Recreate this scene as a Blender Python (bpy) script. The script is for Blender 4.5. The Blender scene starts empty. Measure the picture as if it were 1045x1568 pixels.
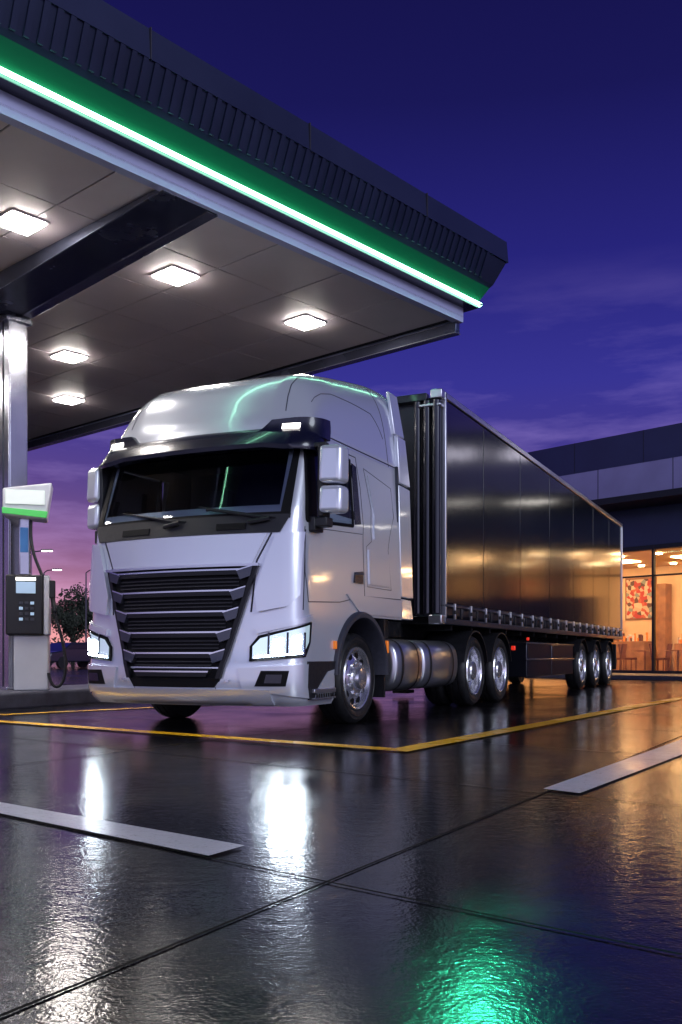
import bpy, bmesh, math, random
from mathutils import Vector, Matrix
random.seed(7)
D=bpy.data; S=bpy.context.scene
COL=S.collection

# ------------------------------------------------------------------ materials
def mat(name, base=(.5,.5,.5), rough=.5, metal=0., coat=0., emis=None, es=0., spec=.5, bump=None, var=None, cr=.05):
    m=D.materials.new(name); m.use_nodes=True
    nt=m.node_tree; b=nt.nodes['Principled BSDF']
    b.inputs['Base Color'].default_value=(*base,1)
    b.inputs['Roughness'].default_value=rough
    b.inputs['Metallic'].default_value=metal
    b.inputs['Coat Weight'].default_value=coat
    b.inputs['Coat Roughness'].default_value=cr
    b.inputs['Specular IOR Level'].default_value=spec
    if emis:
        b.inputs['Emission Color'].default_value=(*emis,1)
        b.inputs['Emission Strength'].default_value=es
    tc=nt.nodes.new('ShaderNodeTexCoord')
    if var:
        n=nt.nodes.new('ShaderNodeTexNoise'); n.inputs['Scale'].default_value=var[0]; n.inputs['Detail'].default_value=6
        nt.links.new(tc.outputs['Object'],n.inputs['Vector'])
        r=nt.nodes.new('ShaderNodeMapRange'); r.inputs['From Min'].default_value=.3; r.inputs['From Max'].default_value=.7
        r.inputs['To Min'].default_value=1-var[1]; r.inputs['To Max'].default_value=1+var[1]
        nt.links.new(n.outputs['Fac'],r.inputs['Value'])
        mx=nt.nodes.new('ShaderNodeVectorMath'); mx.operation='SCALE'; mx.inputs[0].default_value=base
        nt.links.new(r.outputs[0],mx.inputs['Scale']); nt.links.new(mx.outputs[0],b.inputs['Base Color'])
        rr=nt.nodes.new('ShaderNodeMath'); rr.operation='MULTIPLY'; rr.inputs[1].default_value=rough
        nt.links.new(r.outputs[0],rr.inputs[0]); nt.links.new(rr.outputs[0],b.inputs['Roughness'])
    if bump:
        n=nt.nodes.new('ShaderNodeTexNoise'); n.inputs['Scale'].default_value=bump[0]; n.inputs['Detail'].default_value=3
        nt.links.new(tc.outputs['Object'],n.inputs['Vector'])
        bp=nt.nodes.new('ShaderNodeBump'); bp.inputs['Strength'].default_value=bump[1]; bp.inputs['Distance'].default_value=bump[2]
        nt.links.new(n.outputs['Fac'],bp.inputs['Height']); nt.links.new(bp.outputs[0],b.inputs['Normal'])
    return m
def glassmat(name,tint,rough=.03):
    m=D.materials.new(name); m.use_nodes=True; nt=m.node_tree; nt.nodes.clear()
    o=nt.nodes.new('ShaderNodeOutputMaterial'); mx=nt.nodes.new('ShaderNodeMixShader')
    t=nt.nodes.new('ShaderNodeBsdfTransparent'); t.inputs[0].default_value=(*tint,1)
    g=nt.nodes.new('ShaderNodeBsdfGlossy'); g.inputs['Roughness'].default_value=rough
    f=nt.nodes.new('ShaderNodeFresnel'); f.inputs[0].default_value=1.5
    nt.links.new(f.outputs[0],mx.inputs[0]); nt.links.new(t.outputs[0],mx.inputs[1]); nt.links.new(g.outputs[0],mx.inputs[2])
    nt.links.new(mx.outputs[0],o.inputs[0]); return m

M={}
M['paint']=mat('pearl_white_paint',(.76,.79,.87),.25,.42,1.0,cr=.06)
M['gdark']=mat('gloss_dark_trim',(.010,.011,.028),.2,.1,.35)
M['blade']=mat('grille_blade',(.008,.008,.011),.38,.0,.0,spec=.3)
M['lineb']=mat('grille_bright_edge',(.60,.61,.66),.22,.95)
M['plast']=mat('black_plastic',(.014,.014,.018),.5,var=(25,.2))
M['gplast']=mat('grey_plastic',(.045,.047,.065),.5,var=(25,.15))
M['fin']=mat('grille_fin_metal',(.060,.063,.085),.28,.6,.3)
M['black']=mat('deep_black',(.004,.004,.005),.6,spec=.2)
M['rubber']=mat('tyre_rubber',(.012,.012,.014),.55,var=(20,.3))
M['chrome']=mat('polished_alloy',(.84,.84,.88),.20,.85,.3)
M['alu']=mat('brushed_alloy',(.60,.61,.66),.28,.9)
M['seam']=mat('panel_gap',(.03,.03,.045),.6)
M['glass']=glassmat('cab_glass',(.62,.68,.74))
M['mirrorglass']=mat('mirror_glass',(.4,.4,.5),.03,1.0)
M['inter']=mat('cab_interior',(.05,.056,.075),.7,var=(8,.2))
M['curtain']=mat('trailer_side_panel',(.005,.006,.012),.13,.0,.0,spec=.42,bump=(1.1,.25,.012))
M['trail']=mat('trailer_frame_dark',(.02,.022,.035),.3,.6,.4)
M['head']=mat('headlamp_glow',(1,1,1),.2,emis=(.80,.92,1),es=85)
M['headdim']=mat('headlamp_reflector',(.5,.58,.66),.12,.9,emis=(.65,.87,1),es=.55)
M['marker']=mat('marker_lamp',(1,1,1),.3,emis=(1,.93,.85),es=7)
M['amber']=mat('amber_lamp',(.8,.2,.02),.3,emis=(1,.25,.02),es=.35)
M['red']=mat('red_lamp',(.5,.02,.01),.3,emis=(1,.04,.02),es=.6)
M['chass']=mat('chassis_black',(.01,.01,.012),.5,.3,var=(9,.3))
M['soffit']=mat('soffit_panel',(.68,.60,.64),.42,.0,var=(1.2,.06))
M['fascia']=mat('fascia_metal',(.022,.030,.075),.42,.4,var=(1.5,.15))
M['cap']=mat('fascia_cap',(.028,.034,.092),.4,.4,var=(1.0,.1))
M['trim']=mat('lilac_trim',(.54,.55,.80),.35,.2,var=(1.0,.06))
M['green']=mat('green_fascia',(.0,.075,.034),.4,emis=(.0,.5,.2),es=.05)  # slight emission puts LED glow into the panel colour
M['led']=mat('led_tube',(1,1,1),.3,emis=(.36,1,.64),es=15)
M['lamp']=mat('canopy_lamp_diffuser',(1,1,1),.3,emis=(1,.93,.86),es=105)
M['beam']=mat('beam_steel',(.10,.11,.17),.25,.8,var=(1.5,.2))
M['column']=mat('column_cladding',(.42,.43,.50),.20,.9,var=(1.5,.1))
M['conc']=mat('kerb_concrete',(.07,.07,.10),.5,var=(6,.3),bump=(40,.3,.01))
M['pwhite']=mat('pump_white',(.62,.63,.66),.35,0,.4,var=(4,.05))
M['pgreen']=mat('pump_green',(.10,.60,.12),.35,emis=(.1,.8,.2),es=.15)
M['screen']=mat('pump_screen',(.3,.4,.5),.2,emis=(.45,.65,.9),es=.5)
M['psign']=mat('pump_sign_face',(.8,.85,.8),.3,emis=(.85,1,.9),es=.22)
M['sticker']=mat('blue_sticker',(.05,.2,.5),.4)
M['bdark']=mat('building_dark_panel',(.030,.036,.10),.35,.4,var=(.8,.15))
M['blilac']=mat('building_band_panel',(.36,.33,.58),.4,.2,var=(.8,.12))
M['frame']=mat('window_frame',(.02,.02,.03),.4,.5)
M['sglass']=glassmat('shop_glass',(.92,.92,.9),.01)
M['iwall']=mat('shop_wall',(.80,.58,.36),.7,var=(1,.12))
M['iwood']=mat('shop_wood',(.30,.14,.06),.45,var=(3,.3))
M['ifloor']=mat('shop_floor',(.30,.18,.10),.35,var=(2,.2))
M['iceil']=mat('shop_ceiling',(.6,.42,.26),.8)
M['warm']=mat('shop_lamp',(1,.8,.5),.3,emis=(1,.60,.26),es=42)
M['warm2']=mat('shop_downlight',(1,.8,.5),.3,emis=(1,.72,.38),es=50)
M['sign']=mat('lit_sign_face',(.8,.8,.9),.3,emis=(.9,.85,1),es=3)  # glow of the boxes added for the trailer reflection
M['chairm']=mat('chair_fabric',(.16,.05,.025),.7)
M['leaf']=mat('leaf',(.035,.045,.03),.7,var=(1.5,.4))
M['bark']=mat('bark',(.03,.022,.018),.9)
M['slamp']=mat('street_lamp_head',(1,.9,.8),.3,emis=(1,.8,.75),es=12)
M['carp']=mat('car_paint',(.03,.035,.06),.2,.5,1)
def poster():
    m=mat('poster_print',(.5,.3,.2),.5); nt=m.node_tree; b=nt.nodes['Principled BSDF']
    tc=nt.nodes.new('ShaderNodeTexCoord'); v=nt.nodes.new('ShaderNodeTexVoronoi'); v.inputs['Scale'].default_value=7
    nt.links.new(tc.outputs['Object'],v.inputs['Vector'])
    s=nt.nodes.new('ShaderNodeSeparateColor'); nt.links.new(v.outputs['Color'],s.inputs[0])
    r=nt.nodes.new('ShaderNodeValToRGB'); r.color_ramp.interpolation='CONSTANT'
    cs=[(0,(.6,.45,.3)),(.25,(.5,.05,.03)),(.45,(.12,.06,.04)),(.6,(.7,.55,.4)),(.78,(.55,.12,.05)),(.9,(.25,.3,.25))]
    e=r.color_ramp.elements; e[0].position=0; e[0].color=(*cs[0][1],1); e[1].position=.25; e[1].color=(*cs[1][1],1)
    for p,c in cs[2:]:
        q=e.new(p); q.color=(*c,1)
    nt.links.new(s.outputs[0],r.inputs[0]); nt.links.new(r.outputs[0],b.inputs['Base Color']); return m
M['poster']=poster()

# ------------------------------------------------------------------ mesh helpers
def empty(name,loc=(0,0,0),rz=0):
    e=D.objects.new(name,None); e.location=loc; e.rotation_euler=(0,0,rz); COL.objects.link(e); return e
class MB:
    def __init__(s): s.v=[]; s.f=[]; s.m=[]
    def add(s,vs,fs,mi=0):
        o=len(s.v); s.v+= [tuple(p) for p in vs]
        for f in fs: s.f.append(tuple(i+o for i in f)); s.m.append(mi)
    def box(s,x0,x1,y0,y1,z0,z1,mi=0):
        vs=[(x0,y0,z0),(x1,y0,z0),(x1,y1,z0),(x0,y1,z0),(x0,y0,z1),(x1,y0,z1),(x1,y1,z1),(x0,y1,z1)]
        s.add(vs,[(0,3,2,1),(4,5,6,7),(0,1,5,4),(1,2,6,5),(2,3,7,6),(3,0,4,7)],mi)
    def hexa(s,vs,mi=0):
        s.add(vs,[(0,3,2,1),(4,5,6,7),(0,1,5,4),(1,2,6,5),(2,3,7,6),(3,0,4,7)],mi)
    def cyl(s,p0,p1,r,n=16,mi=0,r1=None):
        p0=Vector(p0); p1=Vector(p1); d=(p1-p0).normalized()
        a=d.orthogonal().normalized(); b=d.cross(a); r1=r if r1 is None else r1
        vs=[p0+r*(math.cos(t)*a+math.sin(t)*b) for t in [2*math.pi*i/n for i in range(n)]]
        vs+=[p1+r1*(math.cos(t)*a+math.sin(t)*b) for t in [2*math.pi*i/n for i in range(n)]]
        fs=[(i,(i+1)%n,n+(i+1)%n,n+i) for i in range(n)]+[tuple(range(n))[::-1],tuple(range(n,2*n))]
        s.add(vs,fs,mi)
    def lathe(s,c,prof,n=48,mi=0,ydir=1):
        vs=[];k=len(prof)
        for i in range(n):
            t=2*math.pi*i/n
            for r,y in prof: vs.append((c[0]+r*math.cos(t),c[1]+ydir*y,c[2]+r*math.sin(t)))
        fs=[(i*k+j,((i+1)%n)*k+j,((i+1)%n)*k+j+1,i*k+j+1) for i in range(n) for j in range(k-1)]
        s.add(vs,fs,mi)
    def tube(s,pts,r,n=8,mi=0):
        for a,b in zip(pts[:-1],pts[1:]):
            if (Vector(a)-Vector(b)).length>1e-5: s.cyl(a,b,r,n,mi)
    def grid(s,rows,mi=0,skip=None):
        n=len(rows[0]); vs=[p for r in rows for p in r]; fs=[]
        for i in range(len(rows)-1):
            for j in range(n-1):
                if skip and skip(i,j): continue
                fs.append((i*n+j,i*n+j+1,(i+1)*n+j+1,(i+1)*n+j))
        s.add(vs,fs,mi)
    def build(s,name,mats,parent=None,bevel=0,angle=35,seg=2,recalc=True,weld=False):
        me=D.meshes.new(name); me.from_pydata(s.v,[],s.f)
        if not isinstance(mats,(list,tuple)): mats=[mats]
        for m in mats: me.materials.append(m)
        me.polygons.foreach_set('material_index',s.m)
        if recalc or weld:
            bm=bmesh.new(); bm.from_mesh(me)
            if weld: bmesh.ops.remove_doubles(bm,verts=bm.verts,dist=1e-4)
            if recalc: bmesh.ops.recalc_face_normals(bm,faces=bm.faces)
            bm.to_mesh(me); bm.free()
        for p in me.polygons: p.use_smooth=True
        me.set_sharp_from_angle(angle=math.radians(angle))
        o=D.objects.new(name,me); COL.objects.link(o)
        if parent: o.parent=parent
        if bevel:
            b=o.modifiers.new('bevel','BEVEL'); b.width=bevel; b.segments=seg; b.limit_method='ANGLE'; b.angle_limit=math.radians(40)
        return o
def interp(tab,z):
    if z<=tab[0][0]: return tab[0][1:]
    for a,b in zip(tab[:-1],tab[1:]):
        if z<=b[0]:
            t=(z-a[0])/(b[0]-a[0]); return tuple(p+(q-p)*t for p,q in zip(a[1:],b[1:]))
    return tab[-1][1:]

# ================================================================== TRUCK
TR=empty('semi_truck',(0.209,10.04,0),math.atan2(.9025,.431))
TAB=[(.24,-1.49,1.21,.22,.14),(.30,-1.57,1.245,.25,.15),(.42,-1.61,1.25,.26,.15),(.62,-1.61,1.25,.26,.15),(.70,-1.59,1.25,.26,.15),(1.0,-1.575,1.25,.26,.15),
     (1.5,-1.545,1.235,.25,.14),(1.85,-1.51,1.225,.24,.13),(2.06,-1.46,1.22,.20,.12),(2.75,-1.18,1.185,.16,.1),(2.92,-1.12,1.18,.17,.1)]
def cp(z):
    U,hw,rc,bow=interp(TAB,z); x0=hw-.7*rc
    for _ in range(4):
        th=math.atan(2*bow/x0); x0=hw-rc*(1-math.sin(th))
    return U,hw,rc,bow,x0,th
def surf(a,z,off=0.):
    U,hw,rc,bow,x0,th=cp(z); sg=-1 if a<0 else 1; A=abs(a); arc=rc*(math.pi/2-th)
    if A<=x0:
        u=U+bow*(A/x0)**2; x=A; sl=2*bow*A/x0/x0; n=(-1,sl); l=math.hypot(*n); n=(n[0]/l,n[1]/l)
    elif A<x0+arc:
        q=th+(A-x0)/rc; x=x0+rc*(math.sin(q)-math.sin(th)); u=U+bow+rc*(math.cos(th)-math.cos(q)); n=(-math.cos(q),math.sin(q))
    else:
        x=hw; u=U+bow+rc*math.cos(th)+(A-x0-arc); n=(0,1)
    return (u+n[0]*off,1.25+sg*(x+n[1]*off),z)
def SA(u,z):
    U,hw,rc,bow,x0,th=cp(z); return x0+rc*(math.pi/2-th)+(u-(U+bow+rc*math.cos(th)))
def arow(z,ur,ns=10,nc=8,nf=22):
    U,hw,rc,bow,x0,th=cp(z); arc=rc*(math.pi/2-th); Ar=SA(ur,z); A1=x0+arc
    pos=[x0*i/nf for i in range(nf)]+[x0+arc*i/nc for i in range(nc)]+[A1+(Ar-A1)*i/ns for i in range(ns+1)]
    return [-p for p in pos[::-1][:-1]]+pos
def rear_u(z):
    if z<=.5: return -.63
    return -math.sqrt(max(0,.63**2-(z-.5)**2))
zs=[.24,.27,.30,.36,.42,.5,.6,.66,.70,.8,.9,1.0,1.06,1.10,1.125]
mb=MB(); mb.grid([[surf(a,z) for a in arow(z,rear_u(z))] for z in zs])
mb.build('front_bumper_shell',M['paint'],TR,angle=50)
mb=MB(); mb.grid([[surf(a,z,-.03) for a in arow(z,rear_u(z)-.02)] for z in zs]); mb.build('bumper_liner',M['black'],TR)
zs=[1.125,1.2,1.3,1.4,1.55,1.7,1.85,1.95,2.05,2.13,2.22,2.35,2.5,2.62,2.70,2.75,2.83,2.92]
UR=1.15
def hole(i,j,rows_a,off=0):
    z=(zs[i]+zs[i+1])/2; a=(rows_a[i][j]+rows_a[i][j+1])/2; x0=cp(z)[4]
    if 2.13<z<2.70:
        if abs(a)<x0-.03: return True
        u=surf(a,z)[0]
        if abs(a)>SA(-1.0,z) and u<-.1: return True
    return False
ra=[arow(z,UR,22) for z in zs]
mb=MB(); mb.grid([[surf(a,z) for a in r] for r,z in zip(ra,zs)],skip=lambda i,j:hole(i,j,ra))
mb.build('cab_shell',M['paint'],TR,angle=50)
mb=MB(); mb.grid([[surf(a,z,-.06) for a in r] for r,z in zip(ra,zs)],skip=lambda i,j:hole(i,j,ra))
mb.box(-1.2,1.1,.1,2.4,1.15,1.2); mb.box(1.10,1.14,.04,2.46,1.13,2.9); mb.box(-1.0,1.1,.1,2.4,2.84,2.88)
mb.box(.35,.40,.1,2.4,1.2,2.84)
mb.build('cab_inner_lining',M['inter'],TR,recalc=False)
mb=MB()
mb.hexa([(-1.28,.2,1.6),(-.75,.2,1.6),(-.75,2.3,1.6),(-1.28,2.3,1.6),(-1.2,.2,2.08),(-.85,.2,2.06),(-.85,2.3,2.06),(-1.2,2.3,2.08)])
for v in (.65,1.85):
    mb.box(-.5,.05,v-.25,v+.25,1.5,1.72); mb.hexa([(-.02,v-.25,1.7),(.12,v-.25,1.7),(.12,v+.25,1.7),(-.02,v+.25,1.7),(.12,v-.22,2.35),(.22,v-.22,2.35),(.22,v+.22,2.35),(.12,v+.22,2.35)])
    mb.box(.13,.22,v-.13,v+.13,2.38,2.6)
c=Vector((-.72,1.85,2.08)); ax=Vector((-.55,0,.83)); e1=Vector((0,1,0)); e2=ax.cross(e1)
ring=[c+.23*(math.cos(t)*e1+math.sin(t)*e2) for t in [i*math.pi/12 for i in range(25)]]
mb.tube(ring,.016); mb.tube([ring[0],c,ring[12]],.014)
mb.build('cab_seats_and_dashboard',M['inter'],TR,bevel=.02)

def patch(name,rows,off,mt,thick=.03,n=14,m=4,mirror=True,angle=40,mb=None,mi=0):
    own=mb is None
    if own: mb=MB()
    for sg in ((1,-1) if mirror else (1,)):
        R=[]
        full=[]
        for r0,r1 in zip(rows[:-1],rows[1:]):
            for k in range(m):
                t=k/m; full.append(tuple((p[0]+(q[0]-p[0])*t,p[1]+(q[1]-p[1])*t) for p,q in zip(r0,r1)))
        full.append(tuple(rows[-1]))
        for L,Rr in full:
            R.append([(sg*(L[0]+(Rr[0]-L[0])*i/n),L[1]+(Rr[1]-L[1])*i/n) for i in range(n+1)])
        top=[[surf(a,z,off) for a,z in r] for r in R]
        mb.grid(top,mi)
        bd=R[0]+[r[-1] for r in R[1:]]+R[-1][::-1][1:]+[r[0] for r in R[::-1][1:]]
        mb.grid([[surf(a,z,off) for a,z in bd],[surf(a,z,off-thick) for a,z in bd]],mi)
    if own: return mb.build(name,mt,TR,angle=angle,weld=True)
def line(pts,off=.0,k=6):
    out=[]
    for (a,z),(b,w) in zip(pts[:-1],pts[1:]):
        for i in range(k): t=i/k; out.append(surf(a+(b-a)*t,z+(w-z)*t,off))
    out.append(surf(*pts[-1],off)); return out
seams=MB()
def seam(pts,r=.006,mirror=True):
    seams.tube(line(pts,-.001),r,6)
    if mirror: seams.tube(line([(-a,z) for a,z in pts],-.001),r,6)

x0=lambda z: cp(z)[4]
patch('windscreen',[((-x0(2.02)-.06,2.0),(x0(2.02)+.06,2.0)),((-x0(2.74)-.04,2.76),(x0(2.74)+.04,2.76))],.006,M['glass'],.012,n=40,m=10,mirror=False)
mb=MB()
patch('',[((x0(2.0)-.02,2.0),(x0(2.0)+.075,2.0)),((x0(2.75)-.0,2.76),(x0(2.75)+.055,2.76))],.010,None,.02,n=4,m=8,mb=mb)
patch('',[((-1.1,2.0),(1.1,2.0)),((-1.1,2.06),(1.1,2.06))],.009,None,.02,n=40,m=1,mirror=False,mb=mb)
mb.build('windscreen_seal',M['black'],TR,weld=True)
patch('wiper_cowl',[((-x0(1.9)-.0,1.865),(x0(1.9)+.0,1.865)),((-x0(2.0)-.08,2.035),(x0(2.0)+.08,2.035))],.018,M['plast'],.04,n=40,m=3,mirror=False)
mb=MB()
mb.tube(line([(-.95,1.99),(-.35,2.10),(-.3,2.10)],.045),.013,6); mb.tube(line([(-.95,1.99),(-.75,1.96)],.05),.022,6)
mb.tube(line([(-.02,1.99),(.52,2.10)],.045),.013,6); mb.tube(line([(-.02,1.99),(.15,1.96)],.05),.022,6)
mb.tube(line([(-1.0,2.0),(-.2,2.14)],.03),.007,6); mb.tube(line([(-.08,2.0),(.75,2.14)],.03),.007,6)
mb.build('wipers',M['plast'],TR)
mb=MB()
for a,b in ((-.72,-.42),(.35,.7)): patch('',[((a,1.90),(b,1.90)),((a,1.96),(b,1.96))],.028,None,.02,n=6,m=1,mirror=False,mb=mb)
mb.build('cowl_vents',M['black'],TR,weld=True)
patch('front_panel',[((-.80,1.575),(.80,1.575)),((-.93,1.855),(.93,1.855))],.022,M['paint'],.03,n=40,m=4,mirror=False)
patch('corner_deflector',[((.87,1.12),(1.13,1.17)),((.84,1.3),(1.24,1.28)),((.93,1.60),(1.25,1.62)),((1.02,1.84),(1.27,1.87))],.045,M['paint'],.055,n=14,m=4)
seam([(.80,1.12),(.84,1.6),(.97,1.86)],.010); seam([(1.30,1.14),(1.31,1.5),(1.31,1.9)],.006)
def gw(z): return .52+(z-.5)*.33/1.05
mb=MB()
patch('',[((-gw(.47),.47),(gw(.47),.47)),((-gw(1.56),1.56),(gw(1.56),1.56))],.010,None,.02,n=30,m=4,mirror=False,mb=mb)
mb.build('grille_backing',M['black'],TR,weld=True)
mb=MB()
bars=[1.53,1.335,1.14,.945,.75,.575]
for i,z in enumerate(bars):
    w=gw(z); c_=w-.15
    patch('',[((-c_,z-.058),(c_,z-.058)),((-c_-.02,z-.016),(c_+.02,z-.016))],.050,None,.06,n=20,m=2,mirror=False,mb=mb,mi=0)
    patch('',[((-c_-.02,z-.018),(c_+.02,z-.018)),((-c_-.03,z-.003),(c_+.03,z-.003))],.056,None,.06,n=20,m=1,mirror=False,mb=mb,mi=3)
    if i<5:
        patch('',[((c_+.01,z-.105),(w-.045,z-.075)),((c_-.025,z-.028),(w-.025,z+.015))],.058,None,.07,n=5,m=2,mb=mb,mi=1)
        patch('',[((c_-.025,z-.026),(w-.025,z+.017)),((c_-.03,z-.014),(w-.022,z+.029))],.062,None,.07,n=5,m=1,mb=mb,mi=3)
        for k in range(3):
            zz=z-.092-k*.034
            patch('',[((-(c_-.01),zz-.006),(c_-.01,zz-.006)),((-(c_-.01),zz+.006),(c_-.01,zz+.006))],.026,None,.02,n=14,m=1,mirror=False,mb=mb,mi=2)
patch('',[((gw(.50)-.035,.50),(gw(.50)+.01,.50)),((gw(1.56)-.03,1.56),(gw(1.56)+.012,1.56))],.045,None,.05,n=2,m=8,mb=mb,mi=0)
mb.build('grille_bars',[M['blade'],M['fin'],M['plast'],M['lineb']],TR,weld=True,angle=30)
patch('grille_chrome_lip',[((-gw(1.56)-.02,1.548),(gw(1.56)+.02,1.548)),((-gw(1.56)-.02,1.574),(gw(1.56)+.02,1.574))],.060,M['alu'],.06,n=30,m=1,mirror=False)
patch('bumper_lip',[((-1.0,.255),(1.0,.255)),((-1.0,.40),(1.0,.40))],.03,M['paint'],.05,n=36,m=3,mirror=False)
patch('bumper_intake',[((-.46,.415),(.46,.415)),((-.52,.50),(.52,.50))],.020,M['black'],.02,n=20,m=1,mirror=False)
patch('bumper_corner',[((.74,.40),(1.45,.30)),((.70,.60),(1.50,.64))],.022,M['paint'],.04,n=16,m=4)
patch('fog_lamp_recess',[((.86,.43),(1.14,.43)),((.92,.575),(1.17,.575))],.027,M['black'],.03,n=8,m=3)
patch('fog_lamp',[((.95,.46),(1.10,.46)),((.97,.54),(1.11,.54))],.034,M['gdark'],.02,n=5,m=2)
mb=MB()
for a in (.60,-.60): patch('',[((a-.015,.47),(a+.015,.47)),((a-.015,.49),(a+.015,.49))],.04,None,.04,n=2,m=1,mirror=False,mb=mb)
mb.build('parking_sensors',M['alu'],TR)
seam([(.0,.26),(.0,.4)],.004,False); seam([(.44,.26),(.47,.42)],.004)
patch('headlamp_housing',[((.80,.66),(1.33,.70)),((.80,.80),(1.40,.84)),((.88,.90),(1.42,1.03))],.018,M['black'],.03,n=14,m=4)
patch('headlamp_reflector',[((.83,.685),(1.29,.725)),((.83,.80),(1.36,.84)),((.90,.875),(1.37,1.0))],.024,M['headdim'],.02,n=14,m=4)
mb=MB()
patch('',[((1.01,.745),(1.10,.755)),((1.02,.86),(1.11,.875))],.036,None,.02,n=3,m=2,mb=mb)
patch('',[((1.17,.765),(1.26,.775)),((1.18,.88),(1.27,.90))],.036,None,.02,n=3,m=2,mb=mb)
patch('',[((.85,.695),(1.28,.733)),((.85,.706),(1.28,.744))],.034,None,.02,n=10,m=1,mb=mb)
mb.build('headlamp_projectors',M['head'],TR,weld=True)
patch('headlamp_brow',[((.86,.915),(1.42,1.045)),((.86,.975),(1.42,1.10))],.034,M['paint'],.05,n=14,m=2)
mb=MB()
for a in (.97,1.135,1.295): patch('',[((a,.71),(a+.018,.71)),((a,.93),(a+.018,.93))],.032,None,.02,n=1,m=2,mb=mb)
mb.build('headlamp_dividers',M['gdark'],TR)

mb=MB()
prof=[(2.70,.02),(2.69,.16),(2.73,.185),(2.84,.13),(2.93,.03)]
A=[-SA(-.80,2.8)+2*SA(-.80,2.8)*i/80 for i in range(81)]
rows=[]
for z,o in prof:
    rows.append([surf(a,z if abs(a)<.8 else z-(.0 if z>2.8 else .03*min(1,(abs(a)-.8)/.2)),o*max(.12,1-max(0,abs(a)-1.05)/.55)) for a in A])
mb.grid(rows); mb.build('sun_visor',M['gdark'],TR,angle=50)
mb=MB()
patch('',[((.66,2.84),(1.38,2.80)),((.82,2.98),(1.34,3.00))],.10,None,.12,n=14,m=4,mb=mb)
mb.build('visor_lamp_pod',M['gdark'],TR,weld=True)
patch('visor_marker_lamps',[((.93,2.88),(1.08,2.88)),((.93,2.93),(1.08,2.93))],.112,M['marker'],.03,n=4,m=1)

# roof cap
RT=[(-1.18,2.90),(-1.16,3.0),(-1.11,3.14),(-1.03,3.30),(-.92,3.44),(-.76,3.55),(-.5,3.63),(0,3.73),(.5,3.82),(.95,3.90),(1.15,3.92),(1.38,3.93)]
def rtop(u): return interp(RT,u)[0]
def roofp(u,th,off=0):
    fade=min(1,max(0,(.3-u)/1.3)); H=1.185; n=5.4 if u>-.5 else 4.0+1.4*max(0,(u+1.18)/.68)
    h=rtop(u)-2.86
    ct,st=math.cos(th),math.sin(th)
    x=H*math.copysign(abs(ct)**(2/n),ct); z=h*abs(st)**(2/n)
    x*=1-.10*(z/1.0)
    uu=u+.17*(abs(x)/H)**2.6*fade
    zz=2.86+z-.025*fade*max(0,1-(abs(x)/.78)**6)*(1 if u>-1.12 else 0)*min(1,z/.2)
    return (uu+0,1.25-x*(1+off),zz+off)
us=[-1.18,-1.17,-1.16,-1.135,-1.11,-1.07,-1.03,-.98,-.92,-.84,-.76,-.64,-.5,-.25,0,.25,.5,.75,.95,1.15,1.38]
mb=MB(); ths=[math.pi*i/96 for i in range(97)]
mb.grid([[roofp(u,t) for t in ths] for u in us])
fr=[roofp(us[0],t) for t in ths]; mb.add(fr,[tuple(range(97))]); bk=[roofp(us[-1],t) for t in ths]; mb.add(bk,[tuple(range(97))])
ro=mb.build('roof_fairing',M['paint'],TR,angle=60,weld=True)
def rs(pts,r=.006):
    out=[]
    for (u,t),(w,s) in zip(pts[:-1],pts[1:]):
        for i in range(10): out.append(roofp(u+(w-u)*i/10,t+(s-t)*i/10,.0))
    seams.tube(out,r,6)
for mir in (0,1):
    f=(lambda t: math.pi-t) if mir else (lambda t:t)
    rs([(-.98,f(.42)),(-.2,f(.30)),(.55,f(.20)),(.85,f(.02))],.004)
    rs([(.90,f(.0)),(.86,f(.2)),(.80,f(.5)),(.8,f(.9))],.004)
    rs([(-1.12,f(.9)),(-.95,f(.95)),(-.66,f(1.0))],.005)
for s_ in (-1,1): seam([(s_*SA(-.8,2.9),2.885),(s_*SA(1.1,2.9),2.885)],.008,False)
def SR(u,z): return (SA(u,z),z)
patch('door_window',[(SR(-1.17,1.99),SR(-.14,2.06)),(SR(-1.15,2.2),SR(-.14,2.2)),(SR(-1.06,2.74),SR(-.16,2.74))],.006,M['glass'],.01,n=8,m=5)
mb=MB()
def frame2(pts,w,off):
    for (p,q) in zip(pts[:-1],pts[1:]):
        pa=line([(SA(*p),p[1]),(SA(*q),q[1])],off,4); mb.tube(pa,w,8)
        pb=line([(-SA(*p),p[1]),(-SA(*q),q[1])],off,4); mb.tube(pb,w,8)
frame2([(-1.17,1.99),(-.14,2.06),(-.16,2.74),(-1.06,2.74),(-1.15,2.2),(-1.17,1.99)],.018,.0)
patch('',[(SR(-1.18,1.98),SR(-.96,1.99)),(SR(-1.07,2.74),SR(-.96,2.74))],.010,None,.02,n=3,m=3,mb=mb)
mb.build('window_rubber',M['black'],TR)
patch('quarter_window',[(SR(-.09,2.08),SR(.06,2.10)),(SR(-.11,2.72),SR(-.0,2.70))],.008,M['gdark'],.01,n=4,m=3)
def ss(pts,r=.005): seam([(SA(u,z),z) for u,z in pts],r)
ss([(-1.20,1.93),(-1.22,1.5),(-1.18,1.22)]); ss([(-1.18,1.22),(-.5,1.25),(.08,1.34)])
ss([(.12,1.34),(.13,2.1),(.09,2.5),(.0,2.8)]); ss([(-1.2,2.8),(0,2.8)],.006)
ss([(.12,1.34),(1.14,1.36)],.006)
ss([(.20,1.45),(.20,1.88),(.34,1.95),(.36,2.3),(.20,2.72),(.95,2.62),(1.0,2.3),(.80,1.9),(.86,1.45),(.20,1.45)],.004)
ss([(-1.1,1.93),(.1,2.0)],.004)
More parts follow.
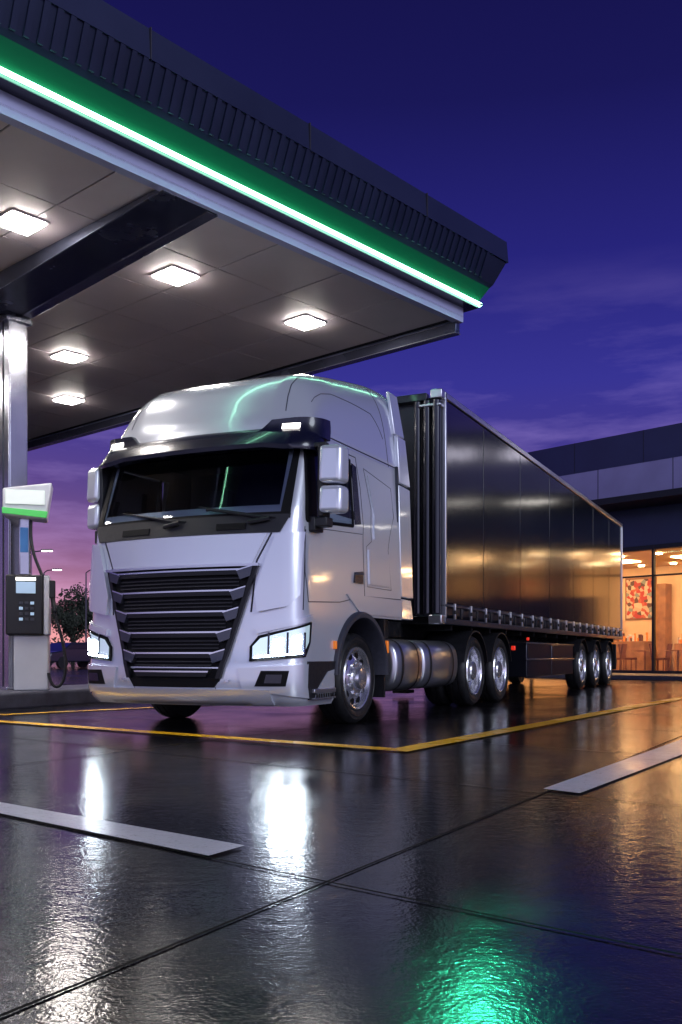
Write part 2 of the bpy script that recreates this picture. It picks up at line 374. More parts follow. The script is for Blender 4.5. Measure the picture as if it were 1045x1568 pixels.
patch('sleeper_side_panel',[(SR(.24,1.48),SR(.82,1.48)),(SR(.24,1.85),SR(.78,1.85))],.014,M['paint'],.025,n=8,m=3)
patch('sleeper_upper_panel',[(SR(.40,1.98),SR(.93,2.28)),(SR(.42,2.25),SR(.95,2.4)),(SR(.28,2.66),SR(.92,2.58))],.014,M['paint'],.025,n=8,m=3)
patch('lower_side_trim',[(SR(-.02,1.15),SR(1.14,1.15)),(SR(-.35,1.34),SR(1.14,1.35))],.018,M['paint'],.025,n=10,m=3)
patch('door_handle',[(SR(-.16,1.47),SR(.05,1.47)),(SR(-.13,1.58),SR(.05,1.60))],.022,M['gdark'],.03,n=4,m=2)
patch('door_handle_grip',[(SR(-.14,1.55),SR(.04,1.56)),(SR(-.13,1.575),SR(.04,1.59))],.04,M['gplast'],.03,n=4,m=1)
patch('step_recess',[(SR(-1.20,.30),SR(-.68,.30)),(SR(-1.22,.66),SR(-.66,.66))],.024,M['plast'],.02,n=6,m=3)
patch('step_frame',[(SR(-1.10,.315),SR(-.76,.315)),(SR(-1.05,.40),SR(-.72,.40)),(SR(-.84,.56),SR(-.70,.58))],.032,M['paint'],.02,n=6,m=3)
mb=MB()
for sv in (0,1):
    f=(lambda v: v) if sv==0 else (lambda v: 2.5-v)
    y0,y1=sorted((f(-.05),f(.02)))
    mb.box(-1.16,-.70,y0,y1,.36,.40); mb.box(-1.16,-.70,y0,y1,.30,.315)
mb.build('step_treads',M['alu'],TR,bevel=.006)
mb=MB()
for k in range(9):
    x=-1.13+k*.05; mb.box(x,x+.025,-.054,-.048,.315,.355)
mb.build('step_grip',M['black'],TR)
mb=MB()
for y0,y1 in ((-.045,.30),(2.2,2.545)):
    rr=[]
    for r,y in ((.60,y1),(.60,y0+.02),(.615,y0),(.66,y0),(.675,y0+.02),(.675,y0+.06)):
        yy=y if y0<0 else (y0+y1)-y
        rr.append([(r*math.cos(t),yy,.5+r*math.sin(t)) for t in [math.radians((i/24)*178) for i in range(25)]])
    mb.grid(rr)
mb.build('wheel_arch_flare',M['gplast'],TR,angle=50)
mb=MB(); mb.box(.62,.66,.0,.45,.25,1.12); mb.box(.62,.66,2.05,2.5,.25,1.12); mb.build('mud_flap',M['plast'],TR)
mb=MB(); mb.box(.66,.70,-.03,.05,.74,.88); mb.build('side_reflector',M['amber'],TR,bevel=.01)
mb=MB(); mb.box(-.665,-.63,-.03,.02,.78,.86); mb.build('side_indicator',M['amber'],TR,bevel=.008)
mb=MB()
for sv in (0,1):
    f=(lambda v: v) if sv==0 else (lambda v: 2.5-v)
    for (z0,z1,ua,ub,uc,ud,o) in ((1.135,1.38,1.16,1.60,1.16,1.60,.0),(1.39,2.70,1.16,1.60,1.16,1.56,.0),(2.715,3.28,1.16,1.55,1.16,1.46,.02)):
        t=.035
        vs=[(ua,f(.0+o+.006),z0),(ub,f(.03+o),z0),(ub,f(.03+o+t),z0),(ua,f(.05+o),z0),(uc,f(.04+o),z1),(ud,f(.06+o),z1),(ud,f(.06+o+t),z1),(uc,f(.09+o),z1)]
        mb.hexa(vs)
mb.build('side_fairing',M['paint'],TR,bevel=.012)
mb=MB()
for sv in (0,1):
    f=(lambda v: v) if sv==0 else (lambda v: 2.5-v)
    mb.hexa([(1.16,f(.09),3.29),(1.46,f(.09),3.29),(1.46,f(.13),3.29),(1.16,f(.13),3.29),(1.16,f(.17),3.80),(1.42,f(.17),3.80),(1.42,f(.21),3.80),(1.16,f(.21),3.80)])
mb.build('roof_side_fairing',M['paint'],TR,bevel=.012)
def rbox(mb,u0,u1,v0,v1,z0,z1,mi): mb.box(u0,u1,min(v0,v1),max(v0,v1),z0,z1,mi)
mb=MB(); mc_=MB()
for sv in (0,1):
    f=(lambda v: v) if sv==0 else (lambda v: 2.5-v)
    vo,vi=(-.33,-.10) if sv==0 else (-.17,.04)
    du=.15 if sv==0 else .10
    for z0,z1 in ((2.33,2.69),(2.05,2.31)):
        mb.hexa([(-1.36+du,f(vi),z0),(-1.30+du,f(vo+.02),z0),(-1.12+du,f(vo),z0),(-1.15+du,f(vi),z0),(-1.34+du,f(vi),z1),(-1.28+du,f(vo+.02),z1),(-1.12+du,f(vo),z1),(-1.15+du,f(vi),z1)])
    rbox(mc_,-1.30+du,-1.14+du,f(vi-.03),f(vi+.03),2.02,2.70,0)
    rbox(mc_,-1.28+du,-1.14+du,f(vi-.06),f(.06),1.93,2.02,0); rbox(mc_,-1.29+du,-1.10+du,f(-.04),f(.06),1.89,2.03,0)
    rbox(mc_,-1.26+du,-1.18+du,f(vi-.04),f(.09),2.68,2.73,0)
    rbox(mc_,-1.135+du,-1.11+du,f(vo+.04),f(vi-.02),2.10,2.29,1); rbox(mc_,-1.135+du,-1.11+du,f(vo+.04),f(vi-.02),2.36,2.65,1)
mb.build('mirror_housing',M['paint'],TR,bevel=.045,seg=4)
mc_.build('mirror_arm',[M['plast'],M['mirrorglass']],TR,bevel=.015)
seams.build('panel_gaps',M['seam'],TR,recalc=False)
mb=MB()
mb.box(-1.2,6.4,.75,.95,.62,.95); mb.box(-1.2,6.4,1.55,1.75,.62,.95); mb.box(-1.0,1.1,.45,2.05,.55,1.1)
mb.box(-1.35,-.7,.25,2.25,.30,.9)
for u in (0,4.0,5.31): mb.cyl((u,.3,.49),(u,2.2,.49),.09,12)
mb.box(1.0,3.5,.6,1.9,.5,.85); mb.box(1.2,2.5,.55,1.95,.95,1.15)
mb.cyl((3.6,1.25,1.0),(3.6,1.25,1.18),.5,20)
mb.box(1.2,1.35,.25,.55,.9,2.6)
mb.build('chassis',M['chass'],TR,bevel=.01)
mb=MB()
for v in (.36,2.14):
    for a,b in ((1.10,1.98),(2.02,3.34)):
        prof=[(0,a),(.24,a),(.29,a+.015),(.315,a+.04),(.315,b-.04),(.29,b-.015),(.24,b),(0,b)]
        n=40; vs=[]
        for i in range(n):
            t=2*math.pi*i/n
            for r,u in prof:
                ct,st=math.cos(t),math.sin(t); k=(abs(ct)**4+abs(st)**4)**-.25; k=1+(k-1)*.55
                vs.append((u,v+r*k*ct,.60+r*k*st))
        kk=len(prof); mb.add(vs,[(i*kk+j,((i+1)%n)*kk+j,((i+1)%n)*kk+j+1,i*kk+j+1) for i in range(n) for j in range(kk-1)])
mb.build('fuel_tank',M['alu'],TR,angle=50)
mb=MB()
for u in (1.3,1.8,2.25,3.1):
    for v in (.36,2.14):
        vs=[]
        n=40
        for i in range(n):
            t=2*math.pi*i/n; ct,st=math.cos(t),math.sin(t); k=(abs(ct)**4+abs(st)**4)**-.25; k=1+(k-1)*.55
            for uu in (u-.025,u+.025): vs.append((uu,v+.323*k*ct,.60+.323*k*st))
        mb.add(vs,[(2*i,2*((i+1)%n),2*((i+1)%n)+1,2*i+1) for i in range(n)])
mb.build('tank_strap',M['plast'],TR)
def wheel(parent,u,v,R=.48,front=False,far=False,name='wheel'):
    yd=-1 if far else 1
    mb=MB(); k=R/.5
    tp=[(.335,.06),(.352,.03),(.37,.010),(.395,.002),(.42,0),(.425,.006),(.45,.006),(.455,.0),(.472,.012),(.488,.035),(.5,.055),(.5,.10),(.487,.103),(.487,.115),(.5,.118),(.5,.18),(.487,.183),(.487,.195),(.5,.198),(.5,.25),(.47,.29),(.34,.3)]
    mb.lathe((u,v,R),[(r*k,y) for r,y in tp],64,0,yd)
    if front: rp=[(.29,.045),(.292,.015),(.283,.002),(.270,.008),(.262,.03),(.250,.055),(.232,.062),(.195,.045),(.165,.03),(.15,.022),(.142,.022),(.135,.008),(.108,.006),(.103,-.035),(.095,-.05),(.06,-.058),(0,-.06)]
    else: rp=[(.29,.045),(.292,.015),(.283,.002),(.270,.012),(.262,.04),(.255,.13),(.235,.15),(.19,.155),(.16,.145),(.13,.14),(.12,.135),(.115,.03),(.10,.012),(0,.005)]
    k2=k*1.20
    mb.lathe((u,v,R),[(r*k2,y) for r,y in rp],64,1,yd)
    rh=.212*k2 if front else .21*k2; yh=.042 if front else .143
    for i in range(10):
        t=2*math.pi*i/10+.1; c=Vector((u+rh*math.cos(t),v+yd*yh,R+rh*math.sin(t)))
        mb.cyl(c,c+Vector((0,yd*.05,0)),.033*k2,14,2)
        t+=.3; r2=.152*k2 if front else .145*k2; c=Vector((u+r2*math.cos(t),v+yd*(.0 if front else .11),R+r2*math.sin(t)))
        mb.cyl(c,c+Vector((0,yd*.04,0)),.016,8,1)
    return mb.build(name,[M['rubber'],M['chrome'],M['black']],parent,angle=40)
wheel(TR,0,.03,.475,True); wheel(TR,0,2.47,.475,True,True)
for u in (4.0,5.31):
    wheel(TR,u,.02,.495); wheel(TR,u,.36,.495); wheel(TR,u,2.48,.495,False,True)
mb=MB()
for u in (4.0,5.31):
    for y0,y1 in ((.0,.62),(1.88,2.5)):
        rr=[]
        for r,y in ((.55,y0),(.57,y0),(.57,y1),(.55,y1)):
            rr.append([(u+r*math.cos(t),y,.5+r*math.sin(t)) for t in [math.radians(12+i/20*156) for i in range(21)]])
        mb.grid(rr)
mb.build('mudguard',M['plast'],TR,angle=50)

# ================================================================== TRAILER
TL=empty('box_trailer',(0.209,10.04,0),math.atan2(.9025,.431))
U0_,U1_=2.60,16.45; ZB,ZT=1.40,4.04
mb=MB(); mb.box(U0_+.02,U1_-.03,.02,2.48,1.22,4.09); mb.build('trailer_body',M['trail'],TL,bevel=.03)
us=[2.66,4.32,6.36,8.44,10.5,12.6,14.6,16.38]
mb=MB()
for a,b in zip(us[:-1],us[1:]):
    for y0,y1 in ((-.006,.03),(2.47,2.506)): mb.box(a+.010,b-.010,y0,y1,ZB,ZT)
mb.build('side_panels',M['curtain'],TL,bevel=.006)
mb=MB()
for y0,y1 in ((-.03,.05),(2.45,2.53)):
    mb.box(U0_,U1_,y0,y1,4.045,4.13,0); mb.box(U0_,U1_,y0-.005,y1+.005,1.345,1.385,1); mb.box(U0_,U1_,y0,y1,1.12,1.20,1)
    mb.box(U0_,U0_+.05,y0,y1,1.2,4.12,0); mb.box(U1_-.05,U1_,y0,y1,1.12,4.12,0)
mb.box(U1_-.06,U1_+.01,-.02,2.52,4.05,4.12,0)
mb.build('trailer_rails',[M['alu'],M['fin']],TL,bevel=.01)
mb=MB()
x=2.9
while x<16.3:
    mb.box(x,x+.035,-.06,-.03,1.19,1.40,0); mb.box(x-.015,x+.05,-.07,-.04,1.26,1.31,1); mb.box(x+.30,x+.33,-.045,-.02,1.20,1.34,1); x+=.62 if int(x*3)%2 else .70
mb.build('side_latches',[M['alu'],M['plast']],TL,bevel=.005)
mb=MB()
for f in ((lambda v:v),(lambda v:2.5-v)):
    for v,r,m_ in ((.07,.055,0),(.20,.05,0),(.33,.045,0)):
        mb.cyl((2.52,f(v),1.25),(2.52,f(v),4.02),r,16,m_)
    ys=sorted((f(-.02),f(.14))); mb.box(2.47,2.66,ys[0],ys[1],4.03,4.145,1)
    ys=sorted((f(.0),f(.30))); mb.box(2.47,2.6,ys[0],ys[1],3.93,3.97,1)
    ys=sorted((f(-.02),f(.16))); mb.box(2.46,2.64,ys[0],ys[1],1.12,1.24,1)
mb.box(2.50,2.62,.2,2.3,4.02,4.12,0)
mb.build('front_corner_posts',[M['trail'],M['alu']],TL,bevel=.012)
mb=MB(); mb.tube([(2.5,.9,1.4),(2.1,.9,1.15),(1.7,.9,1.5),(1.3,.9,1.7)],.02); mb.tube([(2.5,1.1,1.5),(2.1,1.1,1.2),(1.6,1.1,1.5),(1.3,1.1,1.8)],.02); mb.build('air_hoses',M['plast'],TL)
mb=MB()
mb.box(2.9,16.3,.7,.85,.95,1.2); mb.box(2.9,16.3,1.65,1.8,.95,1.2); mb.box(2.7,16.4,.06,2.44,1.13,1.22)
x=3.2
while x<16.2: mb.box(x,x+.06,.1,2.4,1.05,1.14); x+=.9
for u in (11.6,13.15,14.75): mb.cyl((u,.3,.49),(u,2.2,.49),.08,12); mb.box(u-.5,u+.5,.6,.8,.5,.95); mb.box(u-.5,u+.5,1.7,1.9,.5,.95)
for v in (.45,2.05): mb.box(6.25,6.4,v-.08,v+.08,.12,1.1); mb.box(6.18,6.47,v-.15,v+.15,.06,.12)
mb.box(6.2,10.7,.5,2.0,.35,1.0)
mb.box(16.2,16.35,.1,2.4,.45,.6); mb.box(15.9,16.0,.05,.5,.35,1.0)
mb.build('trailer_chassis',M['chass'],TL,bevel=.01)
mb=MB(); mb.box(6.9,8.7,.02,.5,.34,.93,0); mb.box(8.75,10.6,.02,.5,.34,.93,0); mb.box(6.85,10.65,-.0,.03,.62,.66,1); mb.box(6.85,10.65,.0,.03,.90,.94,1)
mb.build('pallet_box',[M['trail'],M['fin']],TL,bevel=.02)
mb=MB()
for u in (6.9,): mb.box(u,u+.06,-.01,.03,.97,1.02)
mb.box(6.05,6.11,.0,.06,.80,.87); mb.build('side_marker_lamp',M['red'],TL,bevel=.01)
for u in (11.6,13.15,14.75):
    wheel(TL,u,.02,.495); wheel(TL,u,2.48,.495,False,True)
mb=MB()
for u in (11.6,13.15,14.75):
    rr=[]
    for r,y in ((.55,.0),(.57,.0),(.57,.5),(.55,.5)):
        rr.append([(u+r*math.cos(t),y,.5+r*math.sin(t)) for t in [math.radians(30+i/16*120) for i in range(17)]])
    mb.grid(rr)
mb.build('trailer_mudguard',M['plast'],TL,angle=50)

# ================================================================== CANOPY
CA=empty('fuel_station_canopy',(1.89,14.78,0),math.atan2(.745,.667))
LX,LY=16.0,17.0
def ring(mb,o0,z0,o1,z1,mi=0):
    def rc(o,z): return [(o,-o,z),(o,LY+o,z),(-LX-o,LY+o,z),(-LX-o,-o,z)]
    a=rc(o0,z0); b=rc(o1,z1); mb.add(a+b,[(i,(i+1)%4,4+(i+1)%4,4+i) for i in range(4)],mi)
mb=MB()
ring(mb,-.12,5.86,.0,5.86,0); ring(mb,.0,5.86,.0,6.08,0); ring(mb,.0,6.08,.17,6.085,1)
ring(mb,.17,6.085,.17,6.10,1); ring(mb,.17,6.185,.29,6.40,2); ring(mb,.17,6.10,.17,6.185,1)
ring(mb,.29,6.40,.33,6.45,3); ring(mb,.33,6.45,.475,6.80,3); ring(mb,.475,6.80,.50,6.80,4); ring(mb,.50,6.80,.48,7.12,4); ring(mb,.48,7.12,.40,7.12,4); ring(mb,.40,7.12,.40,6.9,4)
mb.add([(.4,-.4,6.95),(.4,LY+.4,6.95),(-LX-.4,LY+.4,6.95),(-LX-.4,-.4,6.95)],[(0,1,2,3)],3)
mb.build('canopy_fascia',[M['trim'],M['gdark'],M['green'],M['fascia'],M['cap']],CA,angle=10)
mb=MB()
def ribs(front):
    L=LX if front else LY; n=int(L/.14)
    for i in range(n):
        s=i*.14+.02
        def P(o,z,t):
            return ((-t,-o,z) if front else (o,t,z))
        w=.06
        vs=[P(.335,6.46,s),P(.335,6.46,s+w),P(.365,6.455,s+w),P(.365,6.455,s),P(.47,6.80,s),P(.47,6.80,s+w),P(.50,6.795,s+w),P(.50,6.795,s)]
        mb.hexa(vs)
ribs(True); ribs(False); mb.build('fascia_ribs',M['fascia'],CA,angle=20)
mb=MB()
for x in [ -.0-2.35*k-1.6 for k in range(7)]: mb.box(x-.006,x+.006,-.508,-.47,6.80,7.125)
for y in [1.6+2.35*k for k in range(7)]: mb.box(.47,.508,y-.006,y+.006,6.80,7.125)
mb.build('fascia_joints',M['seam'],CA)
mb=MB()
mb.box(-LX-.2,.195,-.215,-.185,6.122,6.158); mb.box(.175,.215,-.175,LY,6.122,6.158); mb.build('led_strip',M['led'],CA)
mb=MB(); T=1.22
nx=int(LX/T); ny=int(LY/T)
for i in range(nx+1):
    for j in range(ny+1):
        x1=-.14-i*T; x0_=max(-LX+.1,x1-T); y0=.14+j*T; y1=min(LY-.1,y0+T)
        if x1-x0_<.05 or y1-y0<.05: continue
        dz=random.uniform(-.0015,.0015)
        mb.box(x0_+.010,x1-.010,y0+.010,y1-.010,5.915+dz,5.93)
mb.build('soffit_panels',M['soffit'],CA,recalc=False)
mb=MB(); mb.box(-LX,0,0,LY,5.935,5.96); mb.build('soffit_deck',M['black'],CA)
mb=MB()
for xa,xb in ((-5.72,-4.92),(-13.6,-12.9)):
    mb.hexa([(xa,.06,5.855),(xb,.06,5.855),(xb,4.7,5.60),(xa,4.7,5.60),(xa,.06,5.91),(xb,.06,5.91),(xb,4.7,5.91),(xa,4.7,5.91)])
    mb.box(xa,xb,4.701,LY-.1,5.60,5.91)
mb.box(-.13,-.02,.05,LY,5.70,5.856)
mb.build('roof_beam',M['beam'],CA,bevel=.01)
mb=MB()
mb.hexa([(-5.06,.08,5.850),(-4.90,.08,5.850),(-4.90,4.7,5.588),(-5.06,4.7,5.588),(-5.06,.08,5.87),(-4.90,.08,5.87),(-4.90,4.7,5.61),(-5.06,4.7,5.61)])
mb.box(-LX,-.02,LY-.5,LY-.1,5.75,5.9); mb.box(-.15,.0,.05,LY,5.68,5.699); mb.build('beam_flange',M['column'],CA,bevel=.005)
mb=MB(); mf=MB()
for x,y in ((-1.55,1.9),(-4.05,1.95),(-6.3,2.05),(-8.7,2),(-11,2),(-13.3,2),(-3.05,6.14),(-1.5,8.62),(-6.4,6.14),(-8.6,6.1),(-11,6.1),(-4.3,9.0),(-7.5,9),(-10.5,9)):
    h=.215; mb.box(x-h,x+h,y-h,y+h,5.875,5.905); mf.box(x-h-.03,x+h+.03,y-h-.03,y+h+.03,5.895,5.914)
mb.build('canopy_lamps',M['lamp'],CA,bevel=.004); mf.build('canopy_lamp_frames',M['soffit'],CA)
mb=MB()
for cx,cy in ((-5.08,4.43),(-5.08,13.5),(-13.2,4.43),(-13.2,13.5)):
    mb.box(cx-.15,cx+.15,cy-.17,cy+.17,.2,5.61,0)
    for d in (-.175,.15): mb.box(cx-.13,cx+.13,cy+d,cy+d+.025,.2,5.6,0)
    mb.box(cx+.05,cx+.16,cy-.10,cy-.06,.22,5.6,1); mb.box(cx-.165,cx+.165,cy-.03,cy-.015,.22,5.6,1); 
    mb.box(cx-.20,cx+.20,cy-.22,cy+.22,5.53,5.6,0); mb.box(cx-.22,cx+.22,cy-.24,cy+.24,.2,.26,0)
mb.build('canopy_columns',[M['column'],M['gdark']],CA,bevel=.012)
# added green spot with housing, imitates the LED glow on the wet forecourt
A0=Vector((2.14,14.62,6.08)); A1=Vector((.56,2.05,0)); mb=MB()
d_=(A1-A0).normalized(); inv=(Matrix.Translation((1.89,14.78,0))@Matrix.Rotation(math.atan2(.745,.667),4,'Z')).inverted()
pa=inv@(A0-d_*.06); pb=inv@(A0-d_*.01); mb.cyl(pa,pb,.014,14,0,.018); mb.build('accent_light_housing',M['gdark'],CA)
sl=D.lights.new('accent_light','SPOT'); sl.energy=1000; sl.color=(.05,1,.50); sl.spot_size=math.radians(4.6); sl.spot_blend=1; sl.shadow_soft_size=.03
slo=D.objects.new('accent_light',sl); COL.objects.link(slo); slo.parent=CA; slo.location=inv@A0
slo.rotation_euler=(inv.to_3x3()@d_).to_track_quat('-Z','Y').to_euler()

# ================================================================== PUMP ISLAND + PUMP
IS=empty('pump_island',(-4.48,12.55,0),math.atan2(.9165,.40))
mb=MB(); mb.box(-6,9,0,1.5,-.02,.22); mb.build('island_kerb',M['conc'],IS,bevel=.04,seg=3)
PU=empty('fuel_pump',(-4.43,13.6,.22),math.radians(14))
mb=MB()
mb.box(-.20,.27,-.20,.22,0,.78,0)
mb.box(-.30,.20,-.28,.18,.78,1.62,1)
mb.box(.205,.285,-.27,.18,.78,1.62,0)
mb.box(-.14,.02,-.10,.12,1.62,2.45,2)
mb.hexa([(-.34,-.26,2.45),(.24,-.26,2.40),(.24,.16,2.40),(-.34,.16,2.45),(-.34,-.28,2.82),(.32,-.28,2.92),(.32,.16,2.92),(-.34,.16,2.82)],3)
mb.build('pump_body',[M['pwhite'],M['plast'],M['column'],M['pwhite']],PU,bevel=.025,seg=3)
mb=MB()
mb.box(-.16,.10,-.295,-.28,1.36,1.52,0); mb.box(-.16,.10,-.292,-.28,1.54,1.58,1)
for i in range(3):
    for j in range(4): mb.box(-.12+i*.075,-.12+i*.075+.05,-.292,-.28,.98+j*.075,.98+j*.075+.04,2 if (i*3+j*2)%4 else 0)
mb.hexa([(-.345,-.285,2.47),(.245,-.285,2.42),(.245,-.25,2.42),(-.345,-.25,2.47),(-.345,-.29,2.55),(.262,-.29,2.51),(.262,-.25,2.51),(-.345,-.25,2.55)],3)
mb.box(-.30,.22,-.288,-.275,2.60,2.80,5)
mb.box(-.12,-.01,-.108,-.10,1.95,2.3,4)
mb.build('pump_details',[M['screen'],M['marker'],M['gplast'],M['pgreen'],M['sticker'],M['psign']],PU,bevel=.003)
def bez(ps,n=24):
    out=[]
    for i in range(n+1):
        t=i/n; q=[Vector(p) for p in ps]
        while len(q)>1: q=[a.lerp(b,t) for a,b in zip(q[:-1],q[1:])]
        out.append(q[0])
    return out
mb=MB()
mb.tube(bez([(.03,-.12,2.40),(.0,-.2,1.9),(.16,-.24,1.75),(.20,-.24,1.55)]),.022,8)
mb.tube(bez([(.30,-.2,1.5),(.30,-.25,.9),(.62,-.25,.7),(.62,-.25,-.15),(.30,-.25,-.10),(.27,-.22,.25)],40),.022,8)
mb.build('fuel_hose',M['rubber'],PU)
mb=MB(); mb.box(.28,.36,-.26,-.12,1.30,1.55); mb.tube([(.33,-.2,1.3),(.36,-.26,1.1)],.03); mb.build('fuel_nozzle',M['plast'],PU,bevel=.015)

# ================================================================== GROUND
def ground_mat(name='wet_asphalt',c0=(.004,.004,.006),c1=(.022,.019,.022),r0=.08,r1=.22,spec=.38,wear=None):
    m=D.materials.new(name); m.use_nodes=True; nt=m.node_tree; b=nt.nodes['Principled BSDF']; L=nt.links.new
    tc=nt.nodes.new('ShaderNodeTexCoord')
    def noise(s,d=4,r=.55):
        n=nt.nodes.new('ShaderNodeTexNoise'); n.inputs['Scale'].default_value=s; n.inputs['Detail'].default_value=d; n.inputs['Roughness'].default_value=r
        L(tc.outputs['Object'],n.inputs['Vector']); return n
    big=noise(.8,5); fine=noise(75,2,.5); mid=noise(15,3)
    cr=nt.nodes.new('ShaderNodeValToRGB'); e=cr.color_ramp.elements
    e[0].position=.38; e[0].color=(*c0,1); e[1].position=.68; e[1].color=(*c1,1)
    if wear: e[0].position=.22; e[1].position=.44
    mixf=nt.nodes.new('ShaderNodeMath'); mixf.operation='MULTIPLY_ADD'; mixf.inputs[1].default_value=.6
    L(fine.outputs['Fac'],mixf.inputs[0]); h=nt.nodes.new('ShaderNodeMath'); h.operation='MULTIPLY'; h.inputs[1].default_value=.4; L((mid if wear else big).outputs['Fac'],h.inputs[0]); L(h.outputs[0],mixf.inputs[2])
    L(mixf.outputs[0],cr.inputs[0]); L(cr.outputs[0],b.inputs['Base Color'])
    rr=nt.nodes.new('ShaderNodeMapRange'); rr.inputs['From Min'].default_value=.35; rr.inputs['From Max'].default_value=.65
    rr.inputs['To Min'].default_value=r0; rr.inputs['To Max'].default_value=r1
    L(big.outputs['Fac'],rr.inputs['Value']); L(rr.outputs[0],b.inputs['Roughness'])
    b.inputs['Specular IOR Level'].default_value=spec
    bp=nt.nodes.new('ShaderNodeBump'); bp.inputs['Strength'].default_value=.5; bp.inputs['Distance'].default_value=.0015
    L(fine.outputs['Fac'],bp.inputs['Height'])
    bp2=nt.nodes.new('ShaderNodeBump'); bp2.inputs['Strength'].default_value=.5; bp2.inputs['Distance'].default_value=.0032
    L(mid.outputs['Fac'],bp2.inputs['Height']); L(bp.outputs[0],bp2.inputs['Normal']); L(bp2.outputs[0],b.inputs['Normal'])
    return m
M['white']=ground_mat('white_road_paint',(.30,.29,.34),(.78,.76,.86),.16,.30,.5,True)
M['yellow']=ground_mat('yellow_road_paint',(.55,.25,.01),(1.0,.52,.012),.2,.34,.4,True)
mb=MB(); mb.add([(-900,-200,0),(900,-200,0),(900,1500,0),(-900,1500,0)],[(0,1,2,3)]); g_=mb.build('ground',ground_mat())
M['joint']=mat('slab_joint',(.003,.003,.004),.8,spec=.1)
def strip(mb,p,q,w,z):
    p=Vector(p); q=Vector(q); d=(q-p).normalized(); n=Vector((-d.y,d.x))*w/2
    mb.add([(p+n).to_tuple()+(z,),(p-n).to_tuple()+(z,),(q-n).to_tuple()+(z,),(q+n).to_tuple()+(z,)],[(0,1,2,3)])
JT=MB()
dA=Vector((.49,.872)); nA=Vector((.872,-.49)); dB=Vector((-.76,.65)); nB=Vector((.65,.76))
P=Vector((-.046,3.02))
for k in range(-3,5): 
    c=P+nA*(k*3.4); strip(JT,c-dA*8,c+dA*45,.012,.004)
for k in range(-1,14):
    c=P+nB*(k*2.2); strip(JT,c-dB*30,c+dB*30,.012,.0045 if k%2 else .005)
JT.build('slab_joints',M['joint'],None,recalc=False)
def poly(name,pts,m,z):
    mb=MB(); mb.add([(x,y,z) for x,y in pts],[tuple(range(len(pts)))]); return mb.build(name,m,None,recalc=False)
poly('road_marking',[(-.36,3.573),(-.469,3.389),(-3.2,5.72),(-3.4,6.05)][::1],M['white'],.009)
poly('road_marking',[(1.076,5.09),(1.23,4.925),(5.45,11.6),(5.55,12.5)],M['white'],.009)
mb=MB()
strip(mb,(.40,7.09),(.40+.514*30,7.09+.858*30),.20,.010)
strip(mb,(.36,7.20),(.36-.797*14,7.20+.604*14),.18,.013)
strip(mb,(-6.2,9.2),(-1.0,14.6),.17,.010)
mb.build('parking_line',M['yellow'],None,recalc=False)

# ================================================================== SHOP BUILDING
BO=(10.7,30.0)
SB=empty('service_station_shop',(BO[0],BO[1],0),math.atan2(-.742,.67))
X0,X1=-11.,30.; 
mb=MB()
mb.box(X0,X1,.0,9,4.26,7.9,0)
mb.box(X0-.1,X1,-.25,9.1,6.72,7.95,0)
mb.box(X0,-8.,0,9,.0,4.3,0)
mb.box(X0,X1,8.9,9.1,0,4.3,0)
mb.box(.9,X1,0.0,.2,0,2.6,0)
mb.box(1.6,2.6,0.0,.2,2.602,4.258,0); mb.box(3.6,4.6,0.0,.2,2.602,4.258,0); mb.box(5.9,9.5,0.0,.2,2.602,4.258,0); mb.box(12,X1,0.0,.2,2.602,4.258,0)
mb.build('shop_walls',M['bdark'],SB,bevel=.01)
mb=MB(); mb.box(X0-.3,X1,-1.3,.1,5.72,6.68,0); mb.build('shop_band',M['blilac'],SB,bevel=.02)
mb=MB(); mb.box(X0-.3,X1,-1.5,0,5.50,5.70,0)
for k in range(16):
    x=-10+k*2.6; mb.box(x,x+.02,-1.306,-1.29,5.72,6.68,0); mb.box(x+1,x+1.02,-.256,-.24,6.72,7.95,0)
mb.build('shop_trim',M['frame'],SB)
mb=MB(); 
for x in (2.6,4.9,7.2,9.6): mb.box(x,x+1.2,-1.2,-1.05,5.46,5.495)
mb.build('soffit_light',M['marker'],SB)  # unseen glowing strips added for the lower pale streak on the trailer
mb=MB(); mb.box(2.6,3.8,-.34,-.26,7.0,7.35); mb.box(4.9,6.6,-.34,-.26,7.0,7.35); mb.build('shop_name_sign',M['sign'],SB,bevel=.01)  # unseen glowing boxes added for the upper pale streak on the trailer
mb=MB()
x=-8.98
while x<12:
    mb.box(x-.035,x+.035,-.05,.08,.15,4.26); x+=1.6
mb.box(-8,12,-.04,.07,.12,.22); mb.box(-8,12,-.04,.07,4.12,4.256); mb.box(-8,12,-.03,.06,3.25,3.30)
mb.build('shop_window_frames',M['frame'],SB)
mb=MB(); mb.add([(-8,.09,.2),(12,.09,.2),(12,.09,4.2),(-8,.09,4.2)],[(0,1,2,3)]); mb.build('shop_glazing',M['sglass'],SB)
mb=MB(); mb.box(-8,X1,.1,8.9,.02,.13,0); mb.build('shop_floor',M['ifloor'],SB)
mb=MB(); mb.box(-8,X1,5.4,5.5,.13,4.25,0); mb.box(-8.0,-7.9,.1,5.4,.13,4.25,0); mb.build('shop_inner_wall',M['iwall'],SB)
mb=MB(); mb.box(-8,X1,.1,5.4,4.10,4.2,0); mb.build('shop_inner_ceiling',M['iceil'],SB)
mb=MB(); md=MB()
x=-7
while x<12:
    if x<1.5 or int(x)%2: mb.box(x,x+1.1,2.2,3.0,4.06,4.09)
    for yy in (.9,4.4): md.cyl((x+.3,yy,4.05),(x+.3,yy,4.09),.11,16); md.cyl((x+1.6,yy,4.05),(x+1.6,yy,4.09),.11,16)
    x+=2.7
mb.build('shop_ceiling_panels',M['warm'],SB); md.build('shop_downlights',M['warm2'],SB)
